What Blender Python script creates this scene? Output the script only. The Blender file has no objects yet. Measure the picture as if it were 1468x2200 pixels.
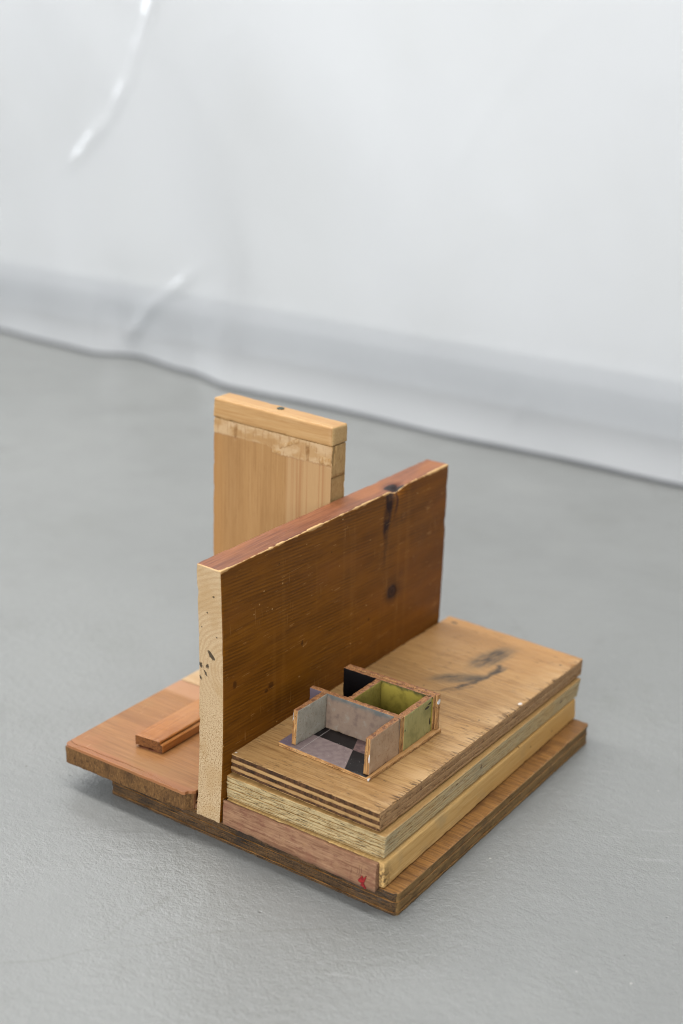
import bpy, math, random
from mathutils import Vector, noise as mn
random.seed(7)
sc = bpy.context.scene
C = sc.collection

# ------------------------------------------------------------------ camera, world, lamps, exposure
cam = bpy.data.cameras.new('camera'); camo = bpy.data.objects.new('camera', cam); C.objects.link(camo)
camo.location = (0.53075, -0.63267, 0.52951)
camo.rotation_euler = [math.radians(a) for a in (70.1492, -1.8629, 34.4183)]
cam.sensor_fit = 'VERTICAL'; cam.sensor_height = 36.0; cam.lens = 49.95
cam.clip_start = 0.05; cam.clip_end = 60
cam.dof.use_dof = True; cam.dof.focus_distance = 0.925; cam.dof.aperture_fstop = 4.2
sc.camera = camo

W = bpy.data.worlds.new('World'); sc.world = W; W.use_nodes = True
bg = W.node_tree.nodes['Background']; bg.inputs[0].default_value = (0.90, 0.95, 1.0, 1); bg.inputs[1].default_value = 0.60

def area(name, loc, target, sx, sy, power, col):
    d = bpy.data.lights.new(name, 'AREA'); d.shape = 'RECTANGLE'; d.size = sx; d.size_y = sy
    d.energy = power; d.color = col
    o = bpy.data.objects.new(name, d); C.objects.link(o); o.location = loc
    o.rotation_euler = (Vector(target) - Vector(loc)).to_track_quat('-Z', 'Y').to_euler()
    return o
area('wall_fill', (-0.7, 0.30, 1.95), (-0.7, 1.1, 0.35), 3.0, 0.30, 66, (1.0, 0.985, 0.96))  # unseen strip lamp added to brighten the sheet and wall
area('ceiling_lamp', (-0.5, -0.1, 2.4), (-0.1, 0.3, 0), 1.5, 1.5, 11, (1.0, 0.97, 0.92))
area('front_fill', (0.7, -5.0, 1.8), (-0.5, 0.9, 0.42), 4.0, 2.6, 372, (0.98, 0.985, 1.0))  # unseen fill lamp added to brighten the wall and front faces
area('side_window_light', (-2.7, 0.35, 0.95), (-0.3, 0.6, 0.05), 0.7, 1.1, 17, (0.95, 0.98, 1.0))

sc.view_settings.view_transform = 'Standard'; sc.view_settings.look = 'None'
sc.view_settings.exposure = 0.0; sc.view_settings.gamma = 1.0; sc.view_settings.use_curve_mapping = False
sc.cycles.use_denoising = True; sc.cycles.filter_width = 1.05
sc.cycles.max_bounces = 6; sc.cycles.transparent_max_bounces = 8; sc.cycles.caustics_refractive = False; sc.cycles.caustics_reflective = False

# ------------------------------------------------------------------ node helpers
def lin(r, g, b):
    f = lambda v: (v/255/12.92) if v/255 <= .04045 else ((v/255+.055)/1.055)**2.4
    return (f(r)*KA, f(g)*KA, f(b)*KA, 1)
KA = 1.0   # overall reflectance of the paint or wood being mixed
class S:
    def __init__(s, b, k): s.b, s.k = b, k
    def _m(s, op, o=None, o2=None): return s.b.math(op, s, o, o2)
    def __add__(s, o): return s._m('ADD', o)
    __radd__ = __add__
    def __sub__(s, o): return s._m('SUBTRACT', o)
    def __rsub__(s, o): return s.b.math('SUBTRACT', o, s)
    def __mul__(s, o): return s._m('MULTIPLY', o)
    __rmul__ = __mul__
    def __truediv__(s, o): return s._m('DIVIDE', o)
    def sin(s): return s._m('SINE')
    def abs(s): return s._m('ABSOLUTE')
    def sqrt(s): return s._m('SQRT')
    def exp(s): return s._m('EXPONENT')
    def max(s, o): return s._m('MAXIMUM', o)
    def min(s, o): return s._m('MINIMUM', o)
    def pw(s, o): return s._m('POWER', o)
    def step(s, a, c):           # smoothstep from a (0) to c (1); a > c reverses
        n = s.b.nt.nodes.new('ShaderNodeMapRange'); n.interpolation_type = 'SMOOTHSTEP'
        s.b.link(s, n.inputs[0])
        if a <= c: n.inputs[1].default_value, n.inputs[2].default_value, n.inputs[3].default_value, n.inputs[4].default_value = a, c, 0, 1
        else: n.inputs[1].default_value, n.inputs[2].default_value, n.inputs[3].default_value, n.inputs[4].default_value = c, a, 1, 0
        return S(s.b, n.outputs[0])
class B:
    def __init__(s, name, org):
        s.m = bpy.data.materials.new(name); s.m.use_nodes = True; s.nt = s.m.node_tree
        s.bsdf = s.nt.nodes['Principled BSDF']; s.out = s.nt.nodes['Material Output']
        tc = s.nt.nodes.new('ShaderNodeTexCoord')
        v = s.nt.nodes.new('ShaderNodeVectorMath'); v.operation = 'MULTIPLY_ADD'
        s.nt.links.new(tc.outputs['Object'], v.inputs[0]); v.inputs[1].default_value = (1000,)*3; v.inputs[2].default_value = org
        s.P = S(s, v.outputs[0])
        sp = s.nt.nodes.new('ShaderNodeSeparateXYZ'); s.nt.links.new(v.outputs[0], sp.inputs[0])
        s.x, s.y, s.z = (S(s, sp.outputs[i]) for i in range(3))
    def link(s, a, sock):
        if isinstance(a, S): s.nt.links.new(a.k, sock)
        else: sock.default_value = a
    def math(s, op, a, c=None, d=None):
        n = s.nt.nodes.new('ShaderNodeMath'); n.operation = op
        for i, q in enumerate((a, c, d)):
            if q is not None: s.link(q, n.inputs[i])
        return S(s, n.outputs[0])
    def vec(s, x, y, z):
        n = s.nt.nodes.new('ShaderNodeCombineXYZ')
        for i, q in enumerate((x, y, z)): s.link(q, n.inputs[i])
        return S(s, n.outputs[0])
    def noise(s, v, scale=1.0, detail=2.0, rough=0.5, dist=0.0):
        n = s.nt.nodes.new('ShaderNodeTexNoise'); s.link(v, n.inputs['Vector'])
        n.inputs['Scale'].default_value = scale; n.inputs['Detail'].default_value = detail
        n.inputs['Roughness'].default_value = rough; n.inputs['Distortion'].default_value = dist
        return S(s, n.outputs['Fac'])
    def vor(s, v, scale=1.0, rnd=1.0):
        n = s.nt.nodes.new('ShaderNodeTexVoronoi'); s.link(v, n.inputs['Vector'])
        n.inputs['Scale'].default_value = scale; n.inputs['Randomness'].default_value = rnd
        return S(s, n.outputs['Distance'])
    def attr(s, name):
        n = s.nt.nodes.new('ShaderNodeAttribute'); n.attribute_name = name; return S(s, n.outputs['Fac'])
    def mix(s, a, c, f):
        n = s.nt.nodes.new('ShaderNodeMix'); n.data_type = 'RGBA'
        s.link(f, n.inputs[0]); s.link(a, n.inputs[6]); s.link(c, n.inputs[7]); return S(s, n.outputs[2])
    def blob(s, u, v, u0, v0, ru, rv, ang=0.0):      # soft elliptical mark, 1 in its middle
        ca, sa = math.cos(ang), math.sin(ang)
        du, dv = u - u0, v - v0
        p = (du*ca + dv*sa)/ru; q = (dv*ca - du*sa)/rv
        return ((p*p + q*q)*-1.0).exp()
    def done(s, col, rough=.55, height=None, spec=.35, coat=0.0):
        s.link(col, s.bsdf.inputs['Base Color']); s.link(rough, s.bsdf.inputs['Roughness'])
        s.bsdf.inputs['Specular IOR Level'].default_value = spec
        s.bsdf.inputs['Coat Weight'].default_value = coat; s.bsdf.inputs['Coat Roughness'].default_value = .3
        if height is not None:
            n = s.nt.nodes.new('ShaderNodeBump'); n.inputs['Distance'].default_value = .001; n.inputs['Strength'].default_value = 1
            s.link(height, n.inputs['Height']); s.nt.links.new(n.outputs[0], s.bsdf.inputs['Normal'])
        return s.m

def axes(b, grain):
    return {'x': (b.x, b.y, b.z), 'y': (b.y, b.x, b.z), 'z': (b.z, b.x, b.y)}[grain]
def wood_col(b, grain, base, dark, light, ring=.35, amt=.6, fib=.5, seed=0.0, stretch=1.0):
    g, a, c = axes(b, grain)
    v1 = b.noise(b.vec(g*(.004*stretch) + seed, a*.06, c*.06), 1, 3, .55)
    v2 = b.noise(b.vec(g*(.022*stretch), a*.7 + seed, c*.7), 1, 3, .6)
    v3 = b.noise(b.vec(g*.06, a*1.35, c*1.35 + seed), 1, 2, .65)
    rg = ((a*ring + c*ring*.7 + v1*9.0).sin()*.5 + .5)
    col = b.mix(base, dark, v1.step(.42, .7)*(amt*.8))
    col = b.mix(col, dark, rg.pw(3.0)*(amt*.5))
    col = b.mix(col, dark, v2.step(.5, .66)*fib*.75)
    col = b.mix(col, light, v2.step(.48, .28)*fib*.6)
    col = b.mix(col, dark, v3.step(.55, .68)*fib*.8)
    h = v2*.10 + v3*.05
    return col, h, v1, v2, v3
def plain_wood(name, org, grain, base, dark, light, rough=.55, bump=1.0, coat=0.0, **k):
    b = B(name, org); col, h, *_ = wood_col(b, grain, base, dark, light, **k)
    return b.done(col, rough, h*bump, coat=coat)
def end_grain(name, org, base, dark, light, sc_=1.0, rough=.75, amt=.6, streak=None):
    b = B(name, org)
    p = b.P if streak is None else b.vec(b.x*streak[0], b.y*streak[1], b.z*streak[2])
    n1 = b.noise(p, .9*sc_, 3, .65); n2 = b.noise(p, .12*sc_, 2, .5); n3 = b.noise(p, 2.4*sc_, 2, .6)
    col = b.mix(base, dark, n1.step(.5, .72)*amt); col = b.mix(col, light, n1.step(.48, .3)*amt*.8)
    col = b.mix(col, dark, n2.step(.5, .8)*amt*.7); col = b.mix(col, dark, n3.step(.56, .72)*amt)
    return b.done(col, rough, n1*.3 + n3*.15, spec=.2)

# ------------------------------------------------------------------ mesh helpers
def link(o, parent=None, label=None, cat=None, kind=None, group=None):
    C.objects.link(o)
    if parent is not None: o.parent = parent
    if label: o['label'] = label
    if cat: o['category'] = cat
    if kind: o['kind'] = kind
    if group: o['group'] = group
    return o
def empty(name, org, label, cat):
    e = bpy.data.objects.new(name, None); e.location = Vector(org)*.001; e.empty_display_size = .02
    return link(e, None, label, cat, 'thing')
def mesh_obj(name, verts, faces, mats, idx, org, parent=None, smooth=True, attr=None, **tags):
    me = bpy.data.meshes.new(name)
    o3 = Vector(org)
    me.from_pydata([(Vector(v) - o3)*.001 for v in verts], [], faces); me.update()
    for m in mats: me.materials.append(m)
    me.polygons.foreach_set('material_index', idx)
    me.polygons.foreach_set('use_smooth', [smooth]*len(faces))
    if attr:
        a = me.attributes.new('wear', 'FLOAT', 'POINT'); a.data.foreach_set('value', attr)
    o = bpy.data.objects.new(name, me)
    if parent is None: o.location = o3*.001
    return link(o, parent, **tags)

def box8(x0, x1, y0, y1, z0, z1):
    return [(x0,y0,z0),(x1,y0,z0),(x1,y1,z0),(x0,y1,z0),(x0,y0,z1),(x1,y0,z1),(x1,y1,z1),(x0,y1,z1)]
def quad8(q0, q1, z0, z1):       # q: fl, fr, br, bl in plan; z: number or four numbers
    zz = lambda z, i: z[i] if isinstance(z, (list, tuple)) else z
    return [(q0[i][0], q0[i][1], zz(z0, i)) for i in range(4)] + [(q1[i][0], q1[i][1], zz(z1, i)) for i in range(4)]
SIDES = ('-x', '+x', '-y', '+y', '-z', '+z')
def axis(L, r, step, extra=()):
    t = [0, r*.3, r*.65, r]
    n = max(1, int(round((L - 2*r)/step)))
    t = t + [r + (L-2*r)*i/n for i in range(1, n)] + [L-r, L-r*.65, L-r*.3, L]
    t += [e for e in extra if r < e < L-r]
    return sorted(set(round(v, 4) for v in t))
def board(name, c8, mats, org, parent=None, r=.7, step=3.0, rough=.12, freq=.08, chip=.5, chipf=.15, plan_r=0.0, hollow=(), extra=((), (), ()), disp=None, wear=None, seed=0.0, **tags):
    """A slightly uneven plank: a rounded box bent onto eight corners. mats: {side: material}, '*' for the rest."""
    c8 = [Vector(c) for c in c8]
    L = [((c8[1]-c8[0]).length + (c8[6]-c8[7]).length)/2, ((c8[3]-c8[0]).length + (c8[6]-c8[5]).length)/2, ((c8[4]-c8[0]).length + (c8[6]-c8[2]).length)/2]
    ax = [axis(L[i], min(r, L[i]*.3), step, extra[i]) for i in range(3)]
    N = [len(a) - 1 for a in ax]
    slots = []; side_idx = {}
    for sd in SIDES:
        m = mats.get(sd, mats.get('*'))
        if m not in slots: slots.append(m)
        side_idx[sd] = slots.index(m)
    vid = {}; verts = []; raw = []
    def V(i, j, k):
        key = (i, j, k)
        if key in vid: return vid[key]
        p = [ax[0][i], ax[1][j], ax[2][k]]
        if plan_r:
            cx = min(max(p[0], plan_r), L[0]-plan_r); cy = min(max(p[1], plan_r), L[1]-plan_r)
            dx, dy = p[0]-cx, p[1]-cy
            if dx and dy:
                s_ = max(abs(dx), abs(dy))/math.hypot(dx, dy); p[0] = cx+dx*s_; p[1] = cy+dy*s_
        rr = [min(r, L[a]*.3) for a in range(3)]
        core = Vector([min(max(p[a], rr[a]), L[a]-rr[a]) for a in range(3)])
        d = Vector([(p[a]-core[a])/rr[a] for a in range(3)])
        l = d.length
        n = d.normalized() if l else Vector((0,0,1))
        if l > 1: d = d/l
        q = Vector([core[a] + d[a]*rr[a] for a in range(3)])
        u, v, w = (q[a]/L[a] for a in range(3))
        P = ((c8[0]*(1-u)+c8[1]*u)*(1-v) + (c8[3]*(1-u)+c8[2]*u)*v)*(1-w) + ((c8[4]*(1-u)+c8[5]*u)*(1-v) + (c8[7]*(1-u)+c8[6]*u)*v)*w
        sp = P*freq + Vector((seed*7.3, seed*3.1, seed*5.7))
        off = n*(mn.noise(sp)*rough + mn.noise(sp*4.1)*rough*.4)
        dist = sorted(min(p[a], L[a]-p[a]) for a in range(3))
        e = max(0.0, 1 - dist[1]/(2.2*r))          # how near an edge
        if e > 0 and chip:
            t = mn.noise(P*chipf + Vector((seed, 11.0, 0))) + .5*mn.noise(P*chipf*3.3 + Vector((seed, 0, 3.0)))
            off -= n*(max(0.0, t-.12)*chip*2.2*e)
        P = P + off
        if disp: P = P + Vector(disp(P, n, p, L))
        vid[key] = len(verts); verts.append(P); raw.append((p, n, e))
        return vid[key]
    faces = []; idx = []
    for a in range(3):
        b_, c_ = (a+1) % 3, (a+2) % 3
        for end in (0, 1):
            sd = ('-' if not end else '+') + 'xyz'[a]
            for i in range(N[b_]):
                for j in range(N[c_]):
                    if sd in hollow:
                        mb = min(ax[b_][i], L[b_]-ax[b_][i+1]); mc = min(ax[c_][j], L[c_]-ax[c_][j+1])
                        if min(mb, mc) > 2.5: continue
                    def K(ii, jj):
                        k = [0,0,0]; k[a] = N[a]*end; k[b_] = ii; k[c_] = jj; return V(*k)
                    f = [K(i,j), K(i+1,j), K(i+1,j+1), K(i,j+1)]
                    if not end: f.reverse()
                    faces.append(f); idx.append(side_idx[sd])
    at = [wear(verts[i], raw[i][1], raw[i][0], L) for i in range(len(verts))] if wear else None
    return mesh_obj(name, verts, faces, slots, idx, org, parent, attr=at, **tags)
def slab(name, outline, z0, z1, mats, org, parent=None, axis_='z', **tags):
    """A prism over a plan outline (list of 2D points), axis z (plan xy) or y (plan xz)."""
    n = len(outline)
    if axis_ == 'z': v = [(a, b_, z0) for a, b_ in outline] + [(a, b_, z1) for a, b_ in outline]
    else: v = [(a, z0, b_) for a, b_ in outline] + [(a, z1, b_) for a, b_ in outline]
    f = [list(range(n))[::-1], list(range(n, 2*n))] + [[i, (i+1) % n, n+(i+1) % n, n+i] for i in range(n)]
    if axis_ == 'y': f = [q[::-1] for q in f]
    return mesh_obj(name, v, f, mats, [0]*len(f), org, parent, smooth=False, **tags)

# ------------------------------------------------------------------ setting: floor, wall, skirting
def floor_mat():
    b = B('grey_painted_concrete', (0,0,0))
    n0 = b.noise(b.P, .0035, 3, .55); n1 = b.noise(b.P, .02, 4, .65); n2 = b.noise(b.P, .5, 3, .6); n3 = b.noise(b.P, .15, 2, .5); nb = b.noise(b.P, .009, 4, .6)
    col = b.mix(lin(108,109,107), lin(114,115,113), n0.step(.35, .65))
    col = b.mix(col, lin(96,96,92), n1.step(.55, .75)*.25); col = b.mix(col, lin(120,121,119), n1.step(.44, .22)*.3)
    col = b.mix(col, lin(94,95,90), nb.step(.52, .68)*.2); col = b.mix(col, lin(120,120,117), nb.step(.46, .3)*.2)
    w1 = b.noise(b.P, .006, 2)*60.0
    for (cx, cy, rr, wd, st_) in ((-260,-60,330,1.4,.35), (420,-420,520,1.0,.3), (-500,500,620,3.0,.25), (300,700,420,1.6,.25), (-700,-100,700,2.0,.25), (250,-40,85,.9,.3)):
        d = ((b.x-cx).pw(2.0) + (b.y-cy).pw(2.0)).sqrt() + w1
        msk = b.noise(b.vec(b.x*.008 + rr, b.y*.008, 2.0), 1, 2).step(.5, .62)
        col = b.mix(col, lin(92,91,86), (d-rr).abs().step(wd*1.6, .2)*msk*st_)
    s1 = b.noise(b.vec(b.x*.01 + b.y*.006, b.y*.22 - b.x*.13, 4.0), 1, 2).step(.64, .72)*nb.step(.5, .62); col = b.mix(col, lin(140,141,139), s1*.35)
    sp = b.vor(b.P, .05); sp2 = b.vor(b.vec(b.x, b.y, 40.0), .019); pale = b.vor(b.vec(b.x, b.y, 90.0), .028)
    pick = b.noise(b.P, .018, 0).step(.48, .6)
    col = b.mix(col, lin(64,62,58), sp.step(.05, .02)*pick*.8)
    col = b.mix(col, lin(56,46,40), sp2.step(.026, .010)*.85)
    col = b.mix(col, lin(172,171,162), pale.step(.034, .012)*.7)
    rough = nb*.22 + n1*.16 + .2
    return b.done(col, rough, (n2*.42 + n3*.5)*(nb.step(.3, .65)*.7 + .45) + n1*.3 - sp.step(.07, .02)*pick*.3, spec=.85)
me_v = [(-4500,-3500,0),(4500,-3500,0),(4500,3500,0),(-4500,3500,0)]
mesh_obj('floor', me_v, [[0,1,2,3]], [floor_mat()], [0], (0,0,0), smooth=False, kind='structure', label='grey painted concrete floor with fine bumps and small specks')
def wall_mat():
    b = B('white_wall_paint', (0,0,0)); n = b.noise(b.P, .004, 3, .5); n2 = b.noise(b.P, .4, 2)
    return b.done(b.mix(lin(247,248,248), lin(242,243,241), n.step(.35, .7)), .8, n2*.1)
WY = 1112
def flat_box(name, x0, x1, y0, y1, z0, z1, m, org=(0,0,0), parent=None, **k):
    v = box8(x0,x1,y0,y1,z0,z1); f = [[0,3,2,1],[4,5,6,7],[0,1,5,4],[2,3,7,6],[1,2,6,5],[3,0,4,7]]
    return mesh_obj(name, v, f, [m], [0]*6, org, parent, smooth=False, **k)
wl = flat_box('wall', -3000, 2000, WY, WY+80, 0, 1500, wall_mat(), kind='structure', label='plain white wall behind the hanging plastic sheet')
b = B('grey_skirting_paint', (0,0,0)); n = b.noise(b.P, .01, 3)
sk = b.done(b.mix(lin(184,188,192), lin(193,197,199), n), .5)
flat_box('skirting_board', -3000, 2000, WY-13, WY-.5, 0, 48, sk, kind='structure', label='low grey skirting along the foot of the white wall')
b = B('band_fade_paint', (0,0,0)); sk2 = b.done(b.mix(lin(212,215,218), lin(220,222,224), b.noise(b.P, .01, 3)), .5)
flat_box('skirting_fade', -3000, 2000, WY-9, WY-.5, 48.3, 74, sk2, parent=bpy.data.objects['skirting_board'])  # paler strip added to imitate the soft blurred top of the grey band

# ------------------------------------------------------------------ plastic sheet
def lerp_tab(t, x):
    if x <= t[0][0]: return t[0][1]
    for (a, p), (c, q) in zip(t, t[1:]):
        if x <= c:
            s_ = (x-a)/(c-a); s_ = s_*s_*(3-2*s_); return p + (q-p)*s_
    return t[-1][1]
foot = [(-2200,925),(-1600,940),(-1209,948),(-1093,938),(-987,933),(-921,960),(-806,940),(-694,911),(-497,916),(-310,907),(-182,914),(-18,912),(250,918),(600,908),(1200,920)]
ridges = [  # crease polylines in the plane of the sheet (x, z), height mm, half-width mm
 ([(-835,560),(-848,520),(-866,483),(-907,407),(-930,367),(-982,317),(-1032,272)], -6.0, 9.5),
 ([(-762,172),(-810,134),(-859,100),(-897,66),(-945,20)], -6.5, 9.5),
 ([(-223,82),(-240,58),(-257,18)], -2.5, 8),
 ([(-710,94),(-744,55)], -2.2, 9), ([(-681,92),(-689,44)], -1.8, 8),
 ([(-690,620),(-701,418)], -1.0, 9), ([(-432,560),(-440,477),(-462,318),(-462,247)], -1.2, 10),
 ([(-230,520),(-264,475),(-320,402),(-379,303)], -1.4, 12), ([(-601,275),(-523,228)], -1.0, 10),
 ([(-1300,700),(-1420,420)], -8, 16), ([(120,620),(60,380)], -7, 14), ([(420,700),(300,200)], -8, 18), ([(-1750,800),(-1650,300)], -8, 18)]
def seg_d(px, pz, pl):
    best = 1e9
    for (a, b_), (c, d) in zip(pl, pl[1:]):
        ux, uz = c-a, d-b_; t = max(0, min(1, ((px-a)*ux+(pz-b_)*uz)/(ux*ux+uz*uz)))
        best = min(best, math.hypot(px-a-ux*t, pz-b_-uz*t))
    return best
def sheet_y(x, z):
    y = 922 + (lerp_tab(foot, x)-922)*math.exp(-z/190)
    y += 16*mn.noise(Vector((x*.0022, z*.0016, 1.0)))*min(1, z/140) + 5*mn.noise(Vector((x*.008+z*.004, z*.003, 5.0)))*min(1, z/90)
    for q, (fx, fz, am) in enumerate(((.0045,.0022,1.1),(.009,.005,.6))):
        r_ = 1-abs(mn.noise(Vector((x*fx + z*fz*.6, z*fz - x*fx*.25, 9.0+q)))); y -= am*r_**7*min(1, z/60)
    for pl, h, w in ridges:
        zs = [p[1] for p in pl]; xs = [p[0] for p in pl]
        if min(xs)-3*w < x < max(xs)+3*w and min(zs)-3*w < z < max(zs)+3*w:
            d = seg_d(x, z, pl)
            e0 = math.hypot(x-pl[0][0], z-pl[0][1]); e1 = math.hypot(x-pl[-1][0], z-pl[-1][1]); tap = min(1, e0/45+.15)*min(1, e1/45+.15)
            y += h*tap*(.75+.5*mn.noise(Vector((x*.02, z*.02, 2))))*math.exp(-(d/w)**1.6)
    return y
def plastic(name, clear):
    b = B(name, (0,0,0)); nt = b.nt; nt.nodes.remove(b.bsdf)
    tr = nt.nodes.new('ShaderNodeBsdfTransparent'); tr.inputs[0].default_value = (.985,.992,.995,1)
    rf = nt.nodes.new('ShaderNodeBsdfRefraction'); rf.inputs['IOR'].default_value = 1.10; rf.inputs['Roughness'].default_value = .75; rf.inputs[0].default_value = (.985,.992,.995,1)
    df = nt.nodes.new('ShaderNodeBsdfDiffuse'); df.inputs[0].default_value = (.94,.95,.96,1)
    tl = nt.nodes.new('ShaderNodeBsdfTranslucent'); tl.inputs[0].default_value = (.94,.95,.96,1)
    gl = nt.nodes.new('ShaderNodeBsdfGlossy'); gl.inputs['Roughness'].default_value = .13; gl.inputs[0].default_value = (.95,.97,1,1)
    n = b.noise(b.vec(b.x*.01, b.y*.01, b.z*.006), 1, 4, .6)
    bp = nt.nodes.new('ShaderNodeBump'); bp.inputs['Distance'].default_value = .001; b.link(n*3.0, bp.inputs['Height'])
    nt.links.new(bp.outputs[0], gl.inputs['Normal'])
    def mixs(f, p, q):
        m = nt.nodes.new('ShaderNodeMixShader')
        if isinstance(f, float): m.inputs[0].default_value = f
        else: nt.links.new(f, m.inputs[0])
        nt.links.new(p.outputs[0], m.inputs[1]); nt.links.new(q.outputs[0], m.inputs[2]); return m
    see = mixs(.30, tr, rf); milk = mixs(.5, df, tl)
    body = mixs((b.z.step(80, 8)*.26 + (1-clear)).k, see, milk)  # milkier towards the foot, imitating brightly lit floor behind the sheet
    fr = nt.nodes.new('ShaderNodeFresnel'); fr.inputs[0].default_value = 1.5; nt.links.new(bp.outputs[0], fr.inputs['Normal'])
    nt.links.new(mixs(fr.outputs[0], body, gl).outputs[0], b.out.inputs[0]); return b.m
pm = plastic('milky_polythene', .66)
org = (-500, 922, 0)
sheet = empty('plastic_sheet', org, 'large translucent milky plastic sheet hanging in front of the white wall', 'plastic sheet')
xs = [-2200 + i*(3400/520) for i in range(521)]
zs = [5 + 1250*(j/230)**1.25 for j in range(231)]
v = [(x, sheet_y(x, z), z) for z in zs for x in xs]; nx = len(xs)
f = [[j*nx+i, j*nx+i+1, (j+1)*nx+i+1, (j+1)*nx+i] for j in range(len(zs)-1) for i in range(nx-1)]
mesh_obj('film', v, f, [pm], [0]*len(f), org, sheet)
# dark tube standing in for the shadow line under the sheet
b = B('foot_shadow_grey', (0,0,0)); hm = b.done(b.mix(lin(82,84,86), lin(104,106,108), b.noise(b.P, .02, 2)), .8, spec=.1)
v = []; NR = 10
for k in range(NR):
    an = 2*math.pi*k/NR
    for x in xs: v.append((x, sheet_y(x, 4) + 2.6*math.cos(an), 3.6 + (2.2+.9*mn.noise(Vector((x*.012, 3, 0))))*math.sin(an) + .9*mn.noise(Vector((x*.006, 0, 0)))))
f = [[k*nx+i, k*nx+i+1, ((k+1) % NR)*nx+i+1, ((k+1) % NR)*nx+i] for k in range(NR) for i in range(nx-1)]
mesh_obj('foot_shadow', v, f, [hm], [0]*len(f), org, sheet)

# ------------------------------------------------------------------ colours
KA = .645
PINE = lin(206,168,118); PINE_D = lin(172,125,74); PINE_L = lin(226,195,150)
G = .06   # hairline between stacked pieces, mm

# ------------------------------------------------------------------ base board (dirty plywood)
org = (37, 140, 0)
base = empty('base_board', org, 'dark dirty plywood base board lying flat on the grey floor', 'board')
def base_front():
    b = B('grimy_ply_front', org)
    n1 = b.noise(b.vec(b.x*.06, b.y, b.z*.9), 1, 4, .65); n2 = b.noise(b.vec(b.x*.9, b.y*.5, b.z*.7), 1, 3, .7); n3 = b.noise(b.P, .05, 3, .6)
    col = b.mix(lin(102,76,48), lin(54,43,32), n1.step(.4, .68)); col = b.mix(col, lin(134,100,62), n2.step(.46, .3)*.55)
    col = b.mix(col, lin(30,26,22), n2.step(.52, .7)*.75); col = b.mix(col, lin(40,38,36), n3.step(.5, .72)*.7)
    ln = b.noise(b.vec(b.x*.012, 0.0, b.z*1.5), 1, 2, .5); col = b.mix(col, lin(40,33,26), ln.step(.58, .66)*.6)
    col = b.mix(col, lin(84,80,76), n3.step(.42, .28)*.35)
    return b.done(col, .8, n1*.35 + n2*.35, spec=.2)
def base_side(k):
    b = B('ply_side', org); c, h, v1, v2, v3 = wood_col(b, 'y', lin(150,117,72), lin(96,72,42), lin(172,138,90), seed=k*3.0, fib=.7)
    n3 = b.noise(b.P, .06, 3, .6); c = b.mix(c, lin(84,66,46), n3.step(.52, .7)*.5)
    return b.done(c, .7, h, spec=.2)
def base_top():
    b = B('stained_ply_top', org); c, h, v1, v2, v3 = wood_col(b, 'x', lin(160,111,54), lin(92,58,24), lin(184,135,74), fib=.9, ring=.11, amt=.4)
    n3 = b.noise(b.vec(b.x*.05, b.y*.02, 0.0), 1, 3, .6); c = b.mix(c, lin(100,62,26), n3.step(.45, .68)*.7)
    return b.done(c, .55, h*1.5)
bf = base_front(); bt = base_top(); bs = [base_side(0), base_side(1)]
th = [2.0, 4.3, 3.0, 4.4, 2.2]; z = 0.0
for i, t in enumerate(th):
    ins = [.0, .35, .1, .45, .0][i]
    c8 = quad8([(-82+ins,3.9+ins),(156.4-ins,3.7+ins),(155.6-ins,280-ins),(-81+ins,279-ins)]*1, [(-82+ins,3.9+ins),(156.4-ins,3.7+ins),(155.6-ins,280-ins),(-81+ins,279-ins)], z+G/2, z+t-G/2)
    last = i == len(th)-1
    board('ply', c8, {'-y': bf, '+z': bt, '*': bs[i % 2]}, org, base, r=.35 if not last else .8, step=1.6, rough=.25, freq=.2, chip=.5, chipf=.25, plan_r=4.5,
          hollow=('-z',) if last else ('-z', '+z'), seed=i+1.0)
    z += t
ZB = z   # 15.9

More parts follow.
